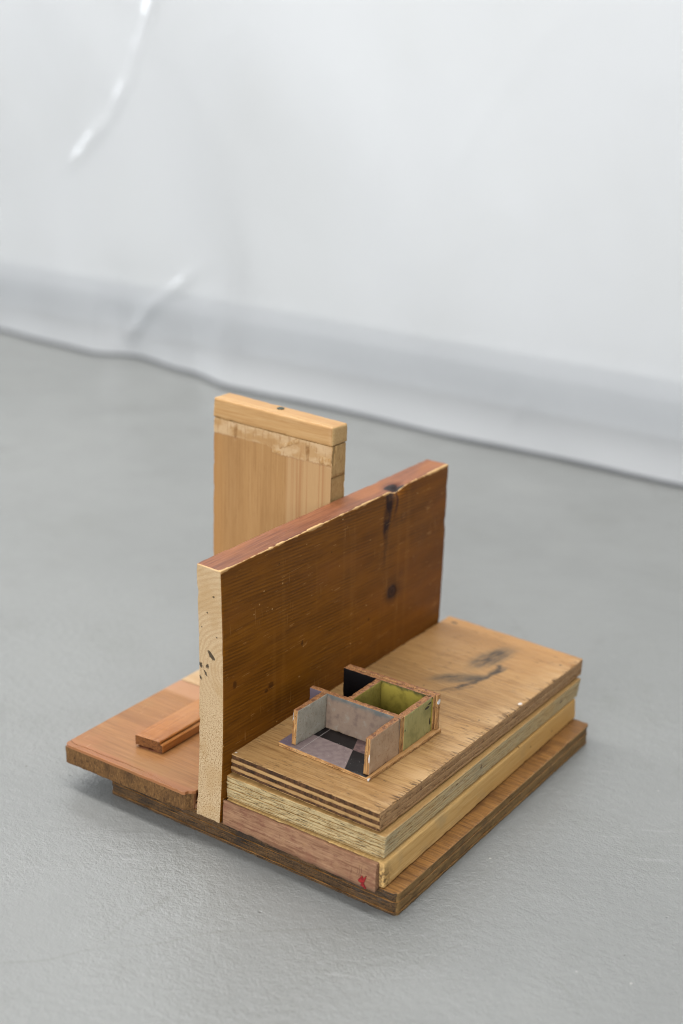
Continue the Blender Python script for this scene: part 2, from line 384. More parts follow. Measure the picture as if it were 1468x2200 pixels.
# ------------------------------------------------------------------ brown upright board
org = (10, 138, ZB)
def brown_face():
    b = B('brown_varnished_pine', org)
    c, h, v1, v2, v3 = wood_col(b, 'y', lin(140,85,16), lin(97,55,9), lin(164,106,32), ring=.42, amt=.45, fib=.5, stretch=1.0)
    big = b.noise(b.vec(b.y*.012, b.z*.02, 2.0), 1, 3, .55)
    c = b.mix(c, lin(146,88,34), big.step(.5, .75)*.5)
    red = b.y.step(120, 260)*b.noise(b.P, .015, 2).step(.3, .6); c = b.mix(c, lin(138,76,22), red*.3)
    vb = b.noise(b.vec(b.y*.09, b.z*.004, 7.0), 1, 2, .5); c = b.mix(c, lin(166,110,44), vb.step(.57, .70)*.22)
    saw = ((b.z*2.6 + b.y*.2 + v1*5.0).sin()*.5 + .5)*b.noise(b.vec(b.y*.02, b.z*.05, 1.0), 1, 2).step(.35, .6); c = b.mix(c, lin(58,32,8), saw*.4)
    # round knot
    kd = (((b.y-200.9)*.8).pw(2.0) + (b.z-115.8).pw(2.0)).sqrt() + b.noise(b.P, .25, 2)*2.2
    c = b.mix(c, lin(70,40,14), kd.step(13, 6)*.6); c = b.mix(c, lin(52,26,12), kd.step(7.0, 5.4)); c = b.mix(c, lin(92,50,24), (kd*2.2).sin().step(.2, .9)*kd.step(6.5, 5.0)*.6)
    # dark flame running down from the edge knot
    wob = b.noise(b.vec(b.y*.1, b.z*.05, 4.0), 1, 3, .6)*10.0 - 5.0
    cx = 193.5 + (b.z-196.0)*.10
    wd = 3.2 + (b.z-140.0).max(0.0)*.085
    fl = ((b.y + wob - cx)/wd).abs().step(1.2, .35)*b.z.step(132, 172)
    c = b.mix(c, lin(44,18,10), fl*(.5 + b.noise(b.P, .12, 3).step(.35, .6)*.5))
    side = ((b.y - 207.0 - (b.z-196.0)*.3 + wob*.3)/2.6).abs().step(1, .2)*b.z.step(168, 185); c = b.mix(c, lin(58,26,14), side*.8)
    for (yy, zz, r1, r2) in ((12,114,2.2,3.2),(51,98,3.6,3.0),(46,96,2.2,1.6),(86,116,1.4,2.4),(170,104,1.6,1.2),(60,182,.9,.9),(120,172,.8,.8)):
        d = b.blob(b.y, b.z, yy, zz, r1, r2)*(.6 + b.noise(b.P, .6, 2)*.8); c = b.mix(c, lin(44,20,8), d.step(.2, .8)*.6)
    # scratches and nicks, bare wood showing
    s1 = b.noise(b.vec(b.y*.05, b.z*1.1, 11.0), 1, 1); s1m = b.noise(b.P, .09, 2).step(.54, .62)
    s2 = b.noise(b.vec(b.y*1.3, b.z*.035, 17.0), 1, 1); s2m = b.noise(b.vec(b.y*.05, b.z*.03, 3.0), 1, 2).step(.56, .66)
    scr = (s1.step(.63, .69)*s1m).max(s2.step(.65, .71)*s2m); c = b.mix(c, lin(190,136,76), scr*.6)
    nk = b.vor(b.vec(b.y*1.0, b.z*1.3, 5.0), .085).step(.075, .045)*b.noise(b.P, .03, 1).step(.46, .54); c = b.mix(c, lin(206,160,104), nk*.8)
    w = b.attr('wear'); c = b.mix(c, lin(196,152,98), w.step(.45, .65)*.9)
    return b.done(c, b.noise(b.P, .03, 3)*.2 + .36, h*.6 + saw*.03 - kd.step(7, 5)*.2 - scr*.05, spec=.12)
def brown_top():
    b = B('reddish_worn_edge', org)
    c, h, v1, v2, v3 = wood_col(b, 'y', lin(150,92,60), lin(104,56,36), lin(174,120,84), ring=.9, amt=.7, fib=.8, stretch=1.5)
    og = b.noise(b.vec(b.y*.012, b.x*.05, 1.0), 1, 2); c = b.mix(c, lin(164,100,50), og.step(.45, .65)*.7)
    kd = (((b.y-205.0)*.7).pw(2.0) + (b.x-15.5).pw(2.0)).sqrt() + b.noise(b.P, .3, 2)*3.0
    c = b.mix(c, lin(92,44,28), kd.step(13, 4)*.85)
    kb = b.blob(b.y, b.x, 203, 14.0, 9, 2.6) + b.blob(b.y, b.x, 211, 18.5, 5, 2.2); c = b.mix(c, lin(34,12,10), kb.step(.35, .6))
    w = b.attr('wear'); n = b.noise(b.P, .7, 3); c = b.mix(c, lin(222,182,124), (w + n*.4 - .2).step(.4, .55))
    return b.done(c, .5, h*1.6)
def brown_end():
    b = B('pale_sawn_end_grain', org)
    n1 = b.noise(b.P, 1.1, 3, .7); n0 = b.noise(b.P, .05, 2); n2 = b.noise(b.vec(b.x*1.1 + b.z*.5, b.y, b.z*1.0 - b.x*.4), 1.0, 2, .6)
    cz = 150.0
    rd = ((b.x-24.0).pw(2.0) + (b.z-128.0).pw(2.0)*.55).sqrt() + n0*6
    rg = ((rd*2.3).sin()*.5 + .5)*b.z.step(85, 120)
    c = b.mix(lin(216,186,145), lin(188,152,108), rg.pw(2.0)*.4)
    low = b.z.step(130, 70)
    c = b.mix(c, lin(150,116,72), n2.step(.5, .64)*(low*.75 + .2)); c = b.mix(c, lin(233,212,174), n2.step(.45, .3)*(low*.5 + .25))
    c = b.mix(c, lin(196,160,112), n0.step(.45, .65)*.5)
    ink = 0.0
    for (xx, zz, r1, r2, an) in ((11.5,137.5,3.2,1.4,-.7),(13.5,135,2.4,1.2,-.5),(3.2,128,1.6,1.0,.4),(4.5,126.5,1.4,1.3,0),(9.6,128,1.5,1.6,.2),(8,123,.8,2.4,.5),(3.4,118.5,1.4,1.9,.2),(17,150,.7,.5,0),(5,154,.6,.5,0),(14.5,177,1.2,.7,.3),(9.5,165,.7,.7,0)):
        q = b.blob(b.x, b.z, xx, zz, r1, r2, an); ink = q if ink == 0.0 else ink + q
    c = b.mix(c, lin(48,42,36), (ink + b.noise(b.P, .55, 3, .7)*2.2 - 1.1).step(.3, .7)*.88*ink.step(.08, .3))
    w = b.attr('wear'); c = b.mix(c, lin(150,92,52), ((2.0 - b.x).step(0, 1.6)*b.noise(b.P, .35, 2).step(.45, .6))*.6)
    return b.done(c, .85, n1*.45 + n2*.45 + rg*.08, spec=.15)
def brown_disp(P, n, p, L):
    s_ = p[2]/L[2]; k = 1 - .72*p[1]/L[1]
    dx = 2.6*4*s_*(1-s_)*k*(1.15-.3*s_)
    # broken-out knot in the top edge
    d = ((P.y-206)/11)**2 + ((P.x-19.5)/5.5)**2 + ((P.z-196)/7)**2
    dz = -4.2*math.exp(-d*1.6) if p[2] > L[2]*.8 else 0
    return (dx - (2.6*math.exp(-d*1.4) if p[2] > L[2]*.8 else 0), 0, dz)
def brown_wear(P, n, p, L):
    nz = mn.noise(P*.09) + .6*mn.noise(P*.33) + .4*mn.noise(P*1.1)
    tr = math.hypot(L[0]-p[0], L[2]-p[2]); tl = math.hypot(p[0], L[2]-p[2]); br = math.hypot(L[0]-p[0], L[1]-p[1]); fr = math.hypot(p[1], L[2]-p[2])
    v_ = max(1.2 - tr/max(.25, 1.1 + 2.2*mn.noise(P*.045) + 1.6*mn.noise(P*.22) + .8*mn.noise(P*.7) + 2.2*math.exp(-p[1]/9)), 1.0 - tl/1.0 - .25 + nz*.45, .95 - br/.9 - .35 + nz*.5, 1.1 - fr/1.3)
    return max(0, min(1, v_))
bfc = brown_face(); btp = brown_top(); ben = brown_end()
c8 = quad8([(0,0),(20,0),(20,277.1),(0,277.1)], [(0,.2),(20,0),(20.5,277.1),(.6,277.4)], ZB+G, [196.1,195.4,196.4,196.6])
board('upright_board', c8, {'+x': bfc, '-x': bfc, '+z': btp, '-y': ben, '+y': ben, '-z': ben}, org, r=1.0, step=1.9, rough=.2, freq=.035, chip=.5, chipf=.11, disp=brown_disp, wear=brown_wear, seed=2.0,
      label='tall brown varnished board on edge with pale sawn end and knots, dividing the assembly', cat='board', kind='thing')

# ------------------------------------------------------------------ left reddish board
org = (-60, 60, ZB)
left = empty('reddish_board', org, 'flat reddish brown board overhanging the base on the far side of the brown upright', 'board')
def red_top():
    b = B('reddish_veneer', org)
    c, h, v1, v2, v3 = wood_col(b, 'x', lin(175,122,72), lin(134,87,46), lin(194,147,99), ring=.12, amt=.55, fib=.6)
    lt = b.y - 104.0 - b.x*-.0 ; c = b.mix(c, lin(200,150,112), lt.step(-4, 1)*.75)
    rd = b.noise(b.P, .018, 3); c = b.mix(c, lin(178,116,72), rd.step(.5, .7)*.6); c = b.mix(c, lin(166,122,68), rd.step(.45, .25)*.6)
    ed = (b.y - 2.5).step(3.0, 0.0)*b.noise(b.vec(b.x*.03, 0.0, 0.0), 1, 2).step(.25, .6); c = b.mix(c, lin(174,108,72), ed*.5)
    s1 = b.noise(b.vec(b.y*.06, b.x*1.1, 1.0), 1, 1).step(.70, .74)*b.noise(b.P, .05, 1).step(.55, .65); c = b.mix(c, lin(224,186,146), s1*.5)
    return b.done(c, .42, h*.6, spec=.4)
rt = red_top()
re = end_grain('dark_fibrous_edge', org, lin(120,86,50), lin(64,44,26), lin(154,116,70), .8, streak=(1.0, 1.0, .45), amt=.85)
rs = plain_wood('reddish_board_side', org, 'y', lin(150,102,64), lin(104,66,40), lin(172,124,82))
def Lq(i=0.0): return [(-117.2+i,-3.8+i),(-4.0-i,-2.2+i),(-2.6-i,122-i),(-117.6+i,122-i)]
board('core', quad8(Lq(.3), Lq(.1), ZB+G, 28.9), {'-y': re, '*': rs}, left.location*1000 if False else org, left, r=.5, step=2.0, rough=.35, freq=.18, chip=.9, chipf=.2, plan_r=1.6, hollow=('-z',), seed=5.0,
      disp=lambda P, n, p, L: (0, 4.5*max(0, min(1, (P.x+8.5)/3)) if P.y < 3 and P.x > -8.5 else 0, 0))
# top veneer, split by a long crack near its front edge
crack = [(-117.0,2.6),(-112.5,.8),(-109.5,.2),(-101,1.0),(-94,1.1),(-86,.7),(-77.4,1.2),(-70,1.5),(-62.3,1.9),(-57,1.4),(-53,1.6),(-45,1.3),(-36.7,.7),(-30,-.5),(-24,-1.7),(-18,-2.5),(-13,-3.0)]
front = [(-18,-3.2),(-24,-3.0),(-30,-3.3),(-36,-3.0),(-48,-3.5),(-60,-3.2),(-72,-3.5),(-83,-3.4),(-95,-3.7),(-106,-3.9),(-113,-3.9),(-116,-2.6),(-117.0,-.6)]
g_ = .3
def bevel_slab(name, outline, z0, z1, m, org, parent, bw=.7):
    n = len(outline); cx = sum(p[0] for p in outline)/n; cy = sum(p[1] for p in outline)/n
    A = sum(outline[i][0]*outline[(i+1) % n][1]-outline[(i+1) % n][0]*outline[i][1] for i in range(n))
    if A < 0: outline = outline[::-1]
    ins = []
    for i in range(n):
        p0, p1, p2 = (Vector(outline[(i+k) % n]) for k in (-1, 0, 1))
        e1 = (p1-p0).normalized(); e2 = (p2-p1).normalized(); nn = Vector((-e1.y-e2.y, e1.x+e2.x)); nn = nn.normalized() if nn.length > 1e-6 else Vector((-e1.y, e1.x))
        ins.append(p1 + nn*bw)
    v = [(p[0],p[1],z0) for p in outline] + [(p[0],p[1],z1-bw*.8) for p in outline] + [(p.x*.7+q[0]*.3, p.y*.7+q[1]*.3, z1-bw*.15) for p, q in zip(ins, outline)] + [(p.x,p.y,z1) for p in ins]
    f = [[k*n+i, k*n+(i+1) % n, (k+1)*n+(i+1) % n, (k+1)*n+i] for k in range(3) for i in range(n)] + [[3*n+i for i in range(n)]]
    return mesh_obj(name, v, f, [m], [0]*len(f), org, parent, smooth=False)
ven = [(x, y+g_*.5*max(0, min(1, (-x-36)/30))) for x, y in crack] + [(-9.5,-3.4),(-7.6,-2.4),(-6.8,.4),(-4.6,1.2),(-3.0,3.2),(-2.7,122),(-117.4,122.0),(-117.5,60)]
bevel_slab('veneer', ven, 28.92, 31.0, rt, org, left, .3)
strip = [(x, y-g_*max(.08, min(1, (-x-36)/30))) for x, y in crack] + front
bevel_slab('veneer_strip', strip, 28.92, 30.97, rt, org, left, .3)

# ------------------------------------------------------------------ pale pine block behind the reddish board
org = (-60, 135, ZB)
pb = plain_wood('pale_pine', org, 'x', lin(222,190,146), lin(190,150,104), lin(236,212,176))
board('pine_block', box8(-117.2,-.9,122.8,146.6,ZB+G,31.4), {'*': pb}, org, r=.6, step=3.0, seed=9.0,
      label='low pale pine block between the reddish board and the tall pine panel', cat='block', kind='thing')

# ------------------------------------------------------------------ orange stick
org = (-63, 70, 31)
stick = empty('wooden_stick', org, 'orange brown moulded wooden stick lying on the reddish board', 'stick')
b = B('orange_stained_wood', org); c, h, v1, v2, v3 = wood_col(b, 'y', lin(185,119,58), lin(142,82,34), lin(204,143,80), ring=.3, amt=.45, fib=.75)
c = b.mix(c, lin(200,148,98), b.y.step(40, 75)*.4); om = b.done(c, .4, h*.6, spec=.45)
oe = end_grain('dark_stick_end', org, lin(132,84,44), lin(54,30,18), lin(160,108,60), .9, amt=.9)
od = plain_wood('dark_groove_red', org, 'y', lin(110,58,32), lin(50,24,16), lin(160,96,58))  # darker tone put into the groove faces and the splinter
profile = [(-75.0,32.3),(-75.4,39.4),(-74.8,40.1),(-55.4,40.2),(-54.6,39.9),(-54.2,39.0),(-55.0,38.5),(-54.9,38.0),(-53.0,37.9),(-52.1,37.3),(-52.0,32.2),(-52.6,31.6),(-58,32.0),(-62,33.2),(-68,32.6),(-73,32.9)]
ys = [23.6] + [24.2 + i*(92/60) for i in range(61)]
v = []; n = len(profile)
for k, y in enumerate(ys):
    sh = .45*mn.noise(Vector((y*.12, 0, 3)))
    for i, (px, pz) in enumerate(profile):
        j = .22*mn.noise(Vector((px*.5, y*.25, pz*.5)))
        cx, cz = -63.6, 36.2
        q = 1.0 if k else .975
        yy = y + (.5*mn.noise(Vector((px*.35, pz*.4, 8))) if k < 2 else 0) - (px+63)*.0 + (px+75)*.12
        zz = cz+(pz-cz)*q + j + (sh if 4 <= i <= 6 else 0)
        v.append((cx+(px-cx)*q + j + (px > -60)*(y-24)*.004, yy, max(zz, 31.08 if pz < 33.5 else 0)))
f = []; idx = []
for k in range(len(ys)-1):
    for i in range(n):
        f.append([k*n+i, k*n+(i+1) % n, (k+1)*n+(i+1) % n, (k+1)*n+i]); idx.append(2 if 5 <= i <= 6 else (1 if i >= 11 else 0))
f.append(list(range(n))[::-1]); idx.append(1); f.append([(len(ys)-1)*n+i for i in range(n)]); idx.append(1)
mesh_obj('moulding', v, f, [om, oe, od], idx, org, stick, smooth=False)
flk = [(-73.2,24.8),(-69,24.2),(-66.5,25.4),(-62,25.0),(-58,26.0),(-53.4,26.4),(-53.2,27.6),(-60,27.4),(-72,27.0)]
slab('splinter', flk, 31.1, 31.9, [od], org, stick)

# ------------------------------------------------------------------ tall pine panel with cap strip
org = (-54, 157, ZB)
tall = empty('pine_upright', org, 'tall upright pale pine panel with a capping strip, standing behind the brown board', 'panel')
def panel_face():
    b = B('clear_pine_face', org)
    c, h, v1, v2, v3 = wood_col(b, 'z', lin(186,142,90), lin(158,114,67), lin(202,162,111), ring=.22, amt=.4, fib=.6, stretch=.7)
    rt_ = b.x.step(-40.2, -38.6)
    st = b.noise(b.vec(b.x*.34, 0.0, b.z*.003), 1, 2, .6)
    c = b.mix(c, lin(206,168,120), rt_*.6); c = b.mix(c, lin(176,126,80), rt_*st.step(.52, .66)*.7)
    lf = b.x.step(-92, -107); c = b.mix(c, lin(184,132,74), lf*.5)
    dk = b.noise(b.vec(b.x*.9, 0.0, b.z*.05), 1, 2).step(.66, .74)*b.noise(b.P, .03, 1).step(.48, .6); c = b.mix(c, lin(150,104,62), dk*.6)
    rg = b.noise(b.vec(b.x*.35, 0.0, 4.0), 1, 3, .75)*6.0 - 3.0; r2 = b.noise(b.vec(b.x*.05, 0.0, 8.0), 1, 2)*5.0 - 2.5
    low = 226.6 - b.x.step(-58, -46)*5.0 + rg*.6 + r2*.5; tz = (b.z - low).step(-.4, .5)
    patch = b.noise(b.vec(b.x*.06, 0.0, b.z*.12), 1, 3, .6); fb = b.noise(b.vec(b.x*.55, 0.0, b.z*.10), 1, 3, .6)
    tc_ = b.mix(lin(196,156,106), lin(216,182,138), patch.step(.4, .62)); tc_ = b.mix(tc_, lin(168,124,78), fb.step(.52, .66)*.6)
    c = b.mix(c, tc_, tz*(patch.step(.3, .5)*.55 + .4))
    edge = ((b.z - low).abs()).step(.9, .2)*patch.step(.4, .55); c = b.mix(c, lin(150,106,64), edge*.45)
    return b.done(c, .55, h*.8 - tz*.35 + tz*fb*.35, spec=.25)
pf = panel_face()
pend = end_grain('pine_edge', org, lin(196,158,104), lin(150,110,66), lin(216,182,130), .7, streak=(1, 1, .4), amt=.6)
slots = [(-86.3,225.5,237.2,1.6),(-21.6,221.8,230.4,1.6)]
def panel_disp(P, n, p, L):
    dy = dx = 0
    if n.y < -.8:
        for (sx, z0, z1, w) in slots:
            t = (P.z-z0)/(z1-z0)
            if 0 < t < 1 and abs(P.x-sx) < w*(.55+.5*t): dy = 9.0
        if P.x > -4.5 and 221 < P.z < 236 and mn.noise(P*.3) > -.05: dy = max(dy, 1.2)
    if n.x > .8:
        if abs(P.z-212.3) < .55: dx = -1.3
        if P.z < 212: dx += -.9
        if abs(P.y-151-.1*(P.z-230)) < .7 and P.z > 222: dx += -2.0
    return (dx, dy, 0)
ex = [s_[0]+107+k for s_ in slots for k in (-1.75,-1.5,-1.2,-.9,-.45,0,.45,.9,1.2,1.5,1.75)]
ez = [211.6-ZB,211.9-ZB,212.3-ZB,212.7-ZB,213-ZB] + [a-ZB for s_ in slots for a in (s_[1]-.1, s_[1]+.1, s_[2]-.1, s_[2]+.1)]
board('panel', quad8([(-107.4,148.3),(-1.2,148.3),(-1.2,165.8),(-107.6,165.8)], [(-106.8,148.3),(-.6,148.3),(-.6,165.8),(-106.8,165.8)], ZB+G, [238.2,236.2,236.0,238.2]),
      {'-y': pf, '+y': pf, '-x': pf, '*': pend}, org, tall, r=.7, step=2.0, rough=.12, chip=.6, chipf=.12, disp=panel_disp, extra=(ex, [2.0,2.7,3.4], ez), seed=4.0)
cp = B('cap_pine', org); c, h, v1, v2, v3 = wood_col(cp, 'x', lin(204,160,104), lin(176,127,74), lin(222,186,136), ring=.5, amt=.5, fib=.5); cpm = cp.done(c, .5, h)
cpe = end_grain('cap_end_grain', org, lin(206,170,116), lin(168,128,80), lin(224,194,146), .9, amt=.5)
cap = board('cap_strip', quad8([(-107.2,147.4),(0.0,147.2),(.2,166.6),(-106.8,167.0)], [(-106.6,147.8),(-.2,147.6),(.2,166.9),(-107.0,167.2)], [238.4,236.4,236.3,238.4], [253.4,250.4,249.8,253.0]),
      {'+x': cpe, '-x': cpe, '*': cpm}, org, tall, r=1.6, step=2.2, rough=.2, chip=.5, seed=6.0, plan_r=2.2)
# sunk nail in the cap
b = B('dull_nail_steel', org); n = b.noise(b.P, 1.2, 2); b.bsdf.inputs['Metallic'].default_value = .6
nm = b.done(b.mix(lin(96,108,98), lin(50,56,52), n), .5)
v = [(-54.2, 159.6, 252.0)]; ring_ = []
for rr, zz in ((1.9,252.0),(2.5,251.95),(2.7,251.6),(2.7,249.0)):
    for k in range(20): v.append((-54.2+rr*math.cos(k*math.pi/10), 159.6+rr*math.sin(k*math.pi/10), zz+.45 - .03*(0)))
f = [[0,1+k,1+(k+1) % 20] for k in range(20)] + [[1+q*20+k, 1+(q+1)*20+k, 1+(q+1)*20+(k+1) % 20, 1+q*20+(k+1) % 20] for q in range(3) for k in range(20)]
mesh_obj('nail_head', v, f, [nm], [0]*len(f), org, cap)
# torn pale fibres left under the cap: ragged raised flakes
def torn_mat():
    b = B('torn_pale_fibre', org); n1 = b.noise(b.P, .3, 3, .6); n2 = b.noise(b.vec(b.x*.8, b.y, b.z*.13), 1, 3, .6); n3 = b.noise(b.P, .9, 2)
    c = b.mix(lin(196,155,104), lin(212,176,130), n1.step(.4, .66)); c = b.mix(c, lin(172,128,80), n2.step(.5, .66)*.6); c = b.mix(c, lin(224,196,156), n2.step(.42, .3)*.5); c = b.mix(c, lin(160,116,72), n3.step(.6, .72)*.4)
    return b.done(c, .85, n1*.3 + n2*.3 + n3*.05, spec=.15)
tm = torn_mat()
def ragged(x0, x1, top, bot, thick, seed):
    n = int((x1-x0)/1.1); v = []; f = []; rows = 7
    for j in range(rows):
        for i in range(n+1):
            x = x0+(x1-x0)*i/n; t = j/(rows-1)
            tz = top(x); bz = bot(x) + 1.0*mn.noise(Vector((x*.45, seed, 0))) + .6*mn.noise(Vector((x*1.4, seed, 3)))
            z_ = tz+(bz-tz)*t
            lift = thick*(.45+.55*mn.noise(Vector((x*.35, z_*.4, seed)))+.12*mn.noise(Vector((x*1.1, z_*.9, seed+4))))
            if j in (0, rows-1) or i in (0, n): lift = -.35
            v.append((x, 148.2-max(-.35, lift), z_))
    for j in range(rows-1):
        for i in range(n):
            a = j*(n+1)+i; f.append([a, a+n+1, a+n+2, a+1])
    return mesh_obj('torn_fibre', v, f, [tm], [0]*len(f), org, tall, smooth=True)
ct = lambda x: 238.2 - (x+107)*.019
ragged(-53.0,-44.5, lambda x: 224.6, lambda x: 221.8, .8, 7.0)
ragged(-46.5,-29, lambda x: 229.5+(x+46.5)*.42, lambda x: 225.5+(x+46.5)*.45, 1.3, 5.0)
ragged(-12,-1.2, lambda x: 228.5-(x+12)*.1, lambda x: 221.6, 1.5, 6.0)

# ------------------------------------------------------------------ pine plank with reddish front strip (lowest of the stack)
org = (82, 140, ZB)
plank = empty('pine_plank', org, 'yellow pine plank with a pinkish front strip, lowest layer of the right stack', 'plank')
b = B('yellow_pine', org); c, h, v1, v2, v3 = wood_col(b, 'y', lin(234,192,124), lin(198,152,86), lin(244,210,152), ring=.25, amt=.5, fib=.75)
g1 = b.noise(b.P, .05, 3, .6); c = b.mix(c, lin(194,164,114), g1.step(.5, .7)*.6); c = b.mix(c, lin(212,158,82), b.y.step(60, 240)*.55)
dirt = b.blob(b.z, b.y, 23, 4, 9, 8)*b.noise(b.P, .45, 3, .7).step(.38, .6); c = b.mix(c, lin(86,66,42), dirt*.85)
c = b.mix(c, lin(104,76,44), b.vor(b.P, .05).step(.06, .03)*.8)
ym = b.done(c, .6, h, spec=.25)
plank_q0 = [(21.2,4.2),(146.6,3.6),(142.8,281),(21.2,279)]; plank_q1 = [(21.2,4.2),(145.2,4.6),(142.2,279.8),(21.2,278)]
board('body', quad8(plank_q0, plank_q1, ZB+.4, 33.4-.25), {'*': ym}, org, plank, r=1.3, step=2.4, rough=.2, freq=.05, chip=.3, chipf=.12, seed=8.0)
def pink_mat():
    b = B('pinkish_front_strip', org); c, h, v1, v2, v3 = wood_col(b, 'x', lin(162,122,92), lin(122,84,60), lin(182,144,112), ring=.4, amt=.5, fib=1.0)
    n = b.noise(b.P, .09, 3, .6); c = b.mix(c, lin(142,96,74), n.step(.48, .7)*.6); c = b.mix(c, lin(172,132,92), n.step(.4, .25)*.6)
    nm_ = b.noise(b.vec(b.x*.12, b.y, b.z*.35), 1, 4, .7); c = b.mix(c, lin(120,76,58), nm_.step(.5, .66)*.6); c = b.mix(c, lin(180,138,104), nm_.step(.46, .32)*.5)
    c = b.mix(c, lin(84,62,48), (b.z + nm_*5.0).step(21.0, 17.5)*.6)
    vs = b.noise(b.vec(b.x*.7, 0.0, b.z*.06), 1, 2).step(.62, .72)*b.noise(b.P, .05, 1).step(.5, .62); c = b.mix(c, lin(92,54,40), vs*.8)
    return b.done(c, .65, h*1.2, spec=.2)
strip_o = board('front_strip', quad8([(21.4,1.0),(143.2,-1.4),(143.2,4.1),(21.4,4.1)], [(21.3,2.2),(141.8,1.2),(141.8,4.5),(21.3,4.1)], [ZB+.2,ZB-1.2,ZB+.2,ZB+.2], [33.2,33.0,33.2,33.2]), {'*': pink_mat()}, org, plank,
      r=.5, step=1.6, rough=.3, freq=.1, chip=.9, chipf=.14, seed=3.0, label='pinkish brown strip with a small red paint mark')
b = B('red_paint', org); n = b.noise(b.P, .7, 2); rp = b.done(b.mix(lin(160,34,34), lin(120,24,26), n.step(.35, .6)), .4)
red = [(130.2,19.0),(132.7,22.7),(133.6,21.4),(134.6,21.8),(135.5,23.6),(136.0,23.3),(135.4,20.5),(134.8,18.1),(135.8,16.8),(136.7,15.4),(136.0,15.3),(134.6,15.9),(132.3,16.4),(133.2,17.7),(131.0,18.2)]
cen = (134.0, 19.2)
v = []; 
def sy(x, z): 
    t = (z-ZB)/(33.2-ZB); u = (x-21.4)/121; return (1.0-2.4*u)*(1-t)+(2.2-1.0*u)*t
for (x, zz) in [cen]+red: v.append((x, sy(x, zz)-.42, zz))
for (x, zz) in red: v.append((x, sy(x, zz)+.4, zz))
n = len(red); f = [[0,1+(i+1) % n,1+i] for i in range(n)] + [[1+i,1+(i+1) % n,1+n+(i+1) % n,1+n+i] for i in range(n)]
mesh_obj('paint_mark', v, f, [rp], [0]*len(f), org, strip_o, smooth=False, label='small red paint mark')

# ------------------------------------------------------------------ laminated slab (middle of the stack)
org = (82, 143, 33.4)
lam = empty('laminated_board', org, 'greyed laminated board of many thin layers, middle layer of the right stack', 'board')
def lam_front(k):
    b = B('laminate_front', org)
    n1 = b.noise(b.vec(b.x*.13, b.y*.3, b.z*1.5 + k*5.0), 1, 3, .65); n2 = b.noise(b.vec(b.x*.08, 0.0, b.z*.3 + k*3.0), 1, 2); n3 = b.noise(b.P, 1.3, 2, .6)
    c = b.mix(lin(206,182,134), lin(170,142,96), n2.step(.4, .65)*.7); c = b.mix(c, lin(64,52,36), n1.step(.53, .62)*.9*n2.step(.25, .5)); c = b.mix(c, lin(224,206,166), n3.step(.5, .3)*.5)
    return b.done(c, .8, n1*-.5 + n3*.2, spec=.15)
def lam_side(k):
    b = B('greyed_laminate_side', org); c, h, v1, v2, v3 = wood_col(b, 'y', lin(214,188,138), lin(170,144,98), lin(228,208,166), ring=.2, amt=.25, fib=.5, seed=k*2.0)
    wl_ = b.noise(b.vec(b.x*.1, b.y*.012, b.z*1.9), 1, 1).step(.56, .64)*b.y.step(40, 90)*b.y.step(200, 150); c = b.mix(c, lin(206,198,170), wl_*.6)
    gr = b.noise(b.P, .03, 3); c = b.mix(c, lin(184,172,138), gr.step(.48, .66)*.6); c = b.mix(c, lin(214,172,106), gr.step(.42, .25)*.5)
    dk = b.blob(b.y, b.z, 128, 44, 1.6, 2.6) + b.blob(b.y, b.z, 250, 43, 3, 1.6)+ b.blob(b.y, b.z, 95, 46, 2, 1.0); c = b.mix(c, lin(66,50,30), dk.step(.4, .8)*.8)
    return b.done(c, .6, h, spec=.25)
lf_ = [lam_front(0), lam_front(1), lam_front(2)]; ls_ = [lam_side(0), lam_side(1)]
ltop = plain_wood('laminate_top', org, 'y', lin(190,150,92), lin(150,110,60), lin(206,170,116))
NL = 9; random.seed(3); lt = [random.uniform(.55, 1.5) for _ in range(NL)]; lz = [0.0]
for q in lt: lz.append(lz[-1] + q/sum(lt))
def lq(t): # plan at height fraction t
    a = [(21.5,5.4),(143.1,7.0),(141.6,283.4),(21.5,281)]; b_ = [(20.4,5.4),(143.9,7.2),(144.8,280.6),(20.6,279)]
    return [(p[0]+(q[0]-p[0])*t, p[1]+(q[1]-p[1])*t) for p, q in zip(a, b_)]
for i in range(NL):
    t0, t1 = lz[i], lz[i+1]; iy = random.uniform(-.2, .45); ix = random.uniform(-.05, .08)
    q0 = [(x-ix if k in (1, 2) else x+ix, y+iy if k < 2 else y-iy) for k, (x, y) in enumerate(lq(t0))]
    q1 = [(x-ix if k in (1, 2) else x+ix, y+iy if k < 2 else y-iy) for k, (x, y) in enumerate(lq(t1))]
    if i == 0: q0 = [(q0[0][0],q0[0][1]+.6),(q0[1][0]-1.2,q0[1][1]+.8),q0[2],q0[3]]
    board('layer', quad8(q0, q1, 33.4+17.3*t0+(.04 if i else .4), 33.4+17.3*t1-(.04 if i < NL-1 else .25)), {'-y': lf_[i % 3], '+y': lf_[i % 3], '+z': ltop, '*': ls_[i % 2]}, org, lam, r=.4, step=1.8, rough=.2, freq=.25, chip=.45, chipf=.3,
          hollow=('-z',) if i == NL-1 else ('-z', '+z'), plan_r=.9, seed=20.0+i)

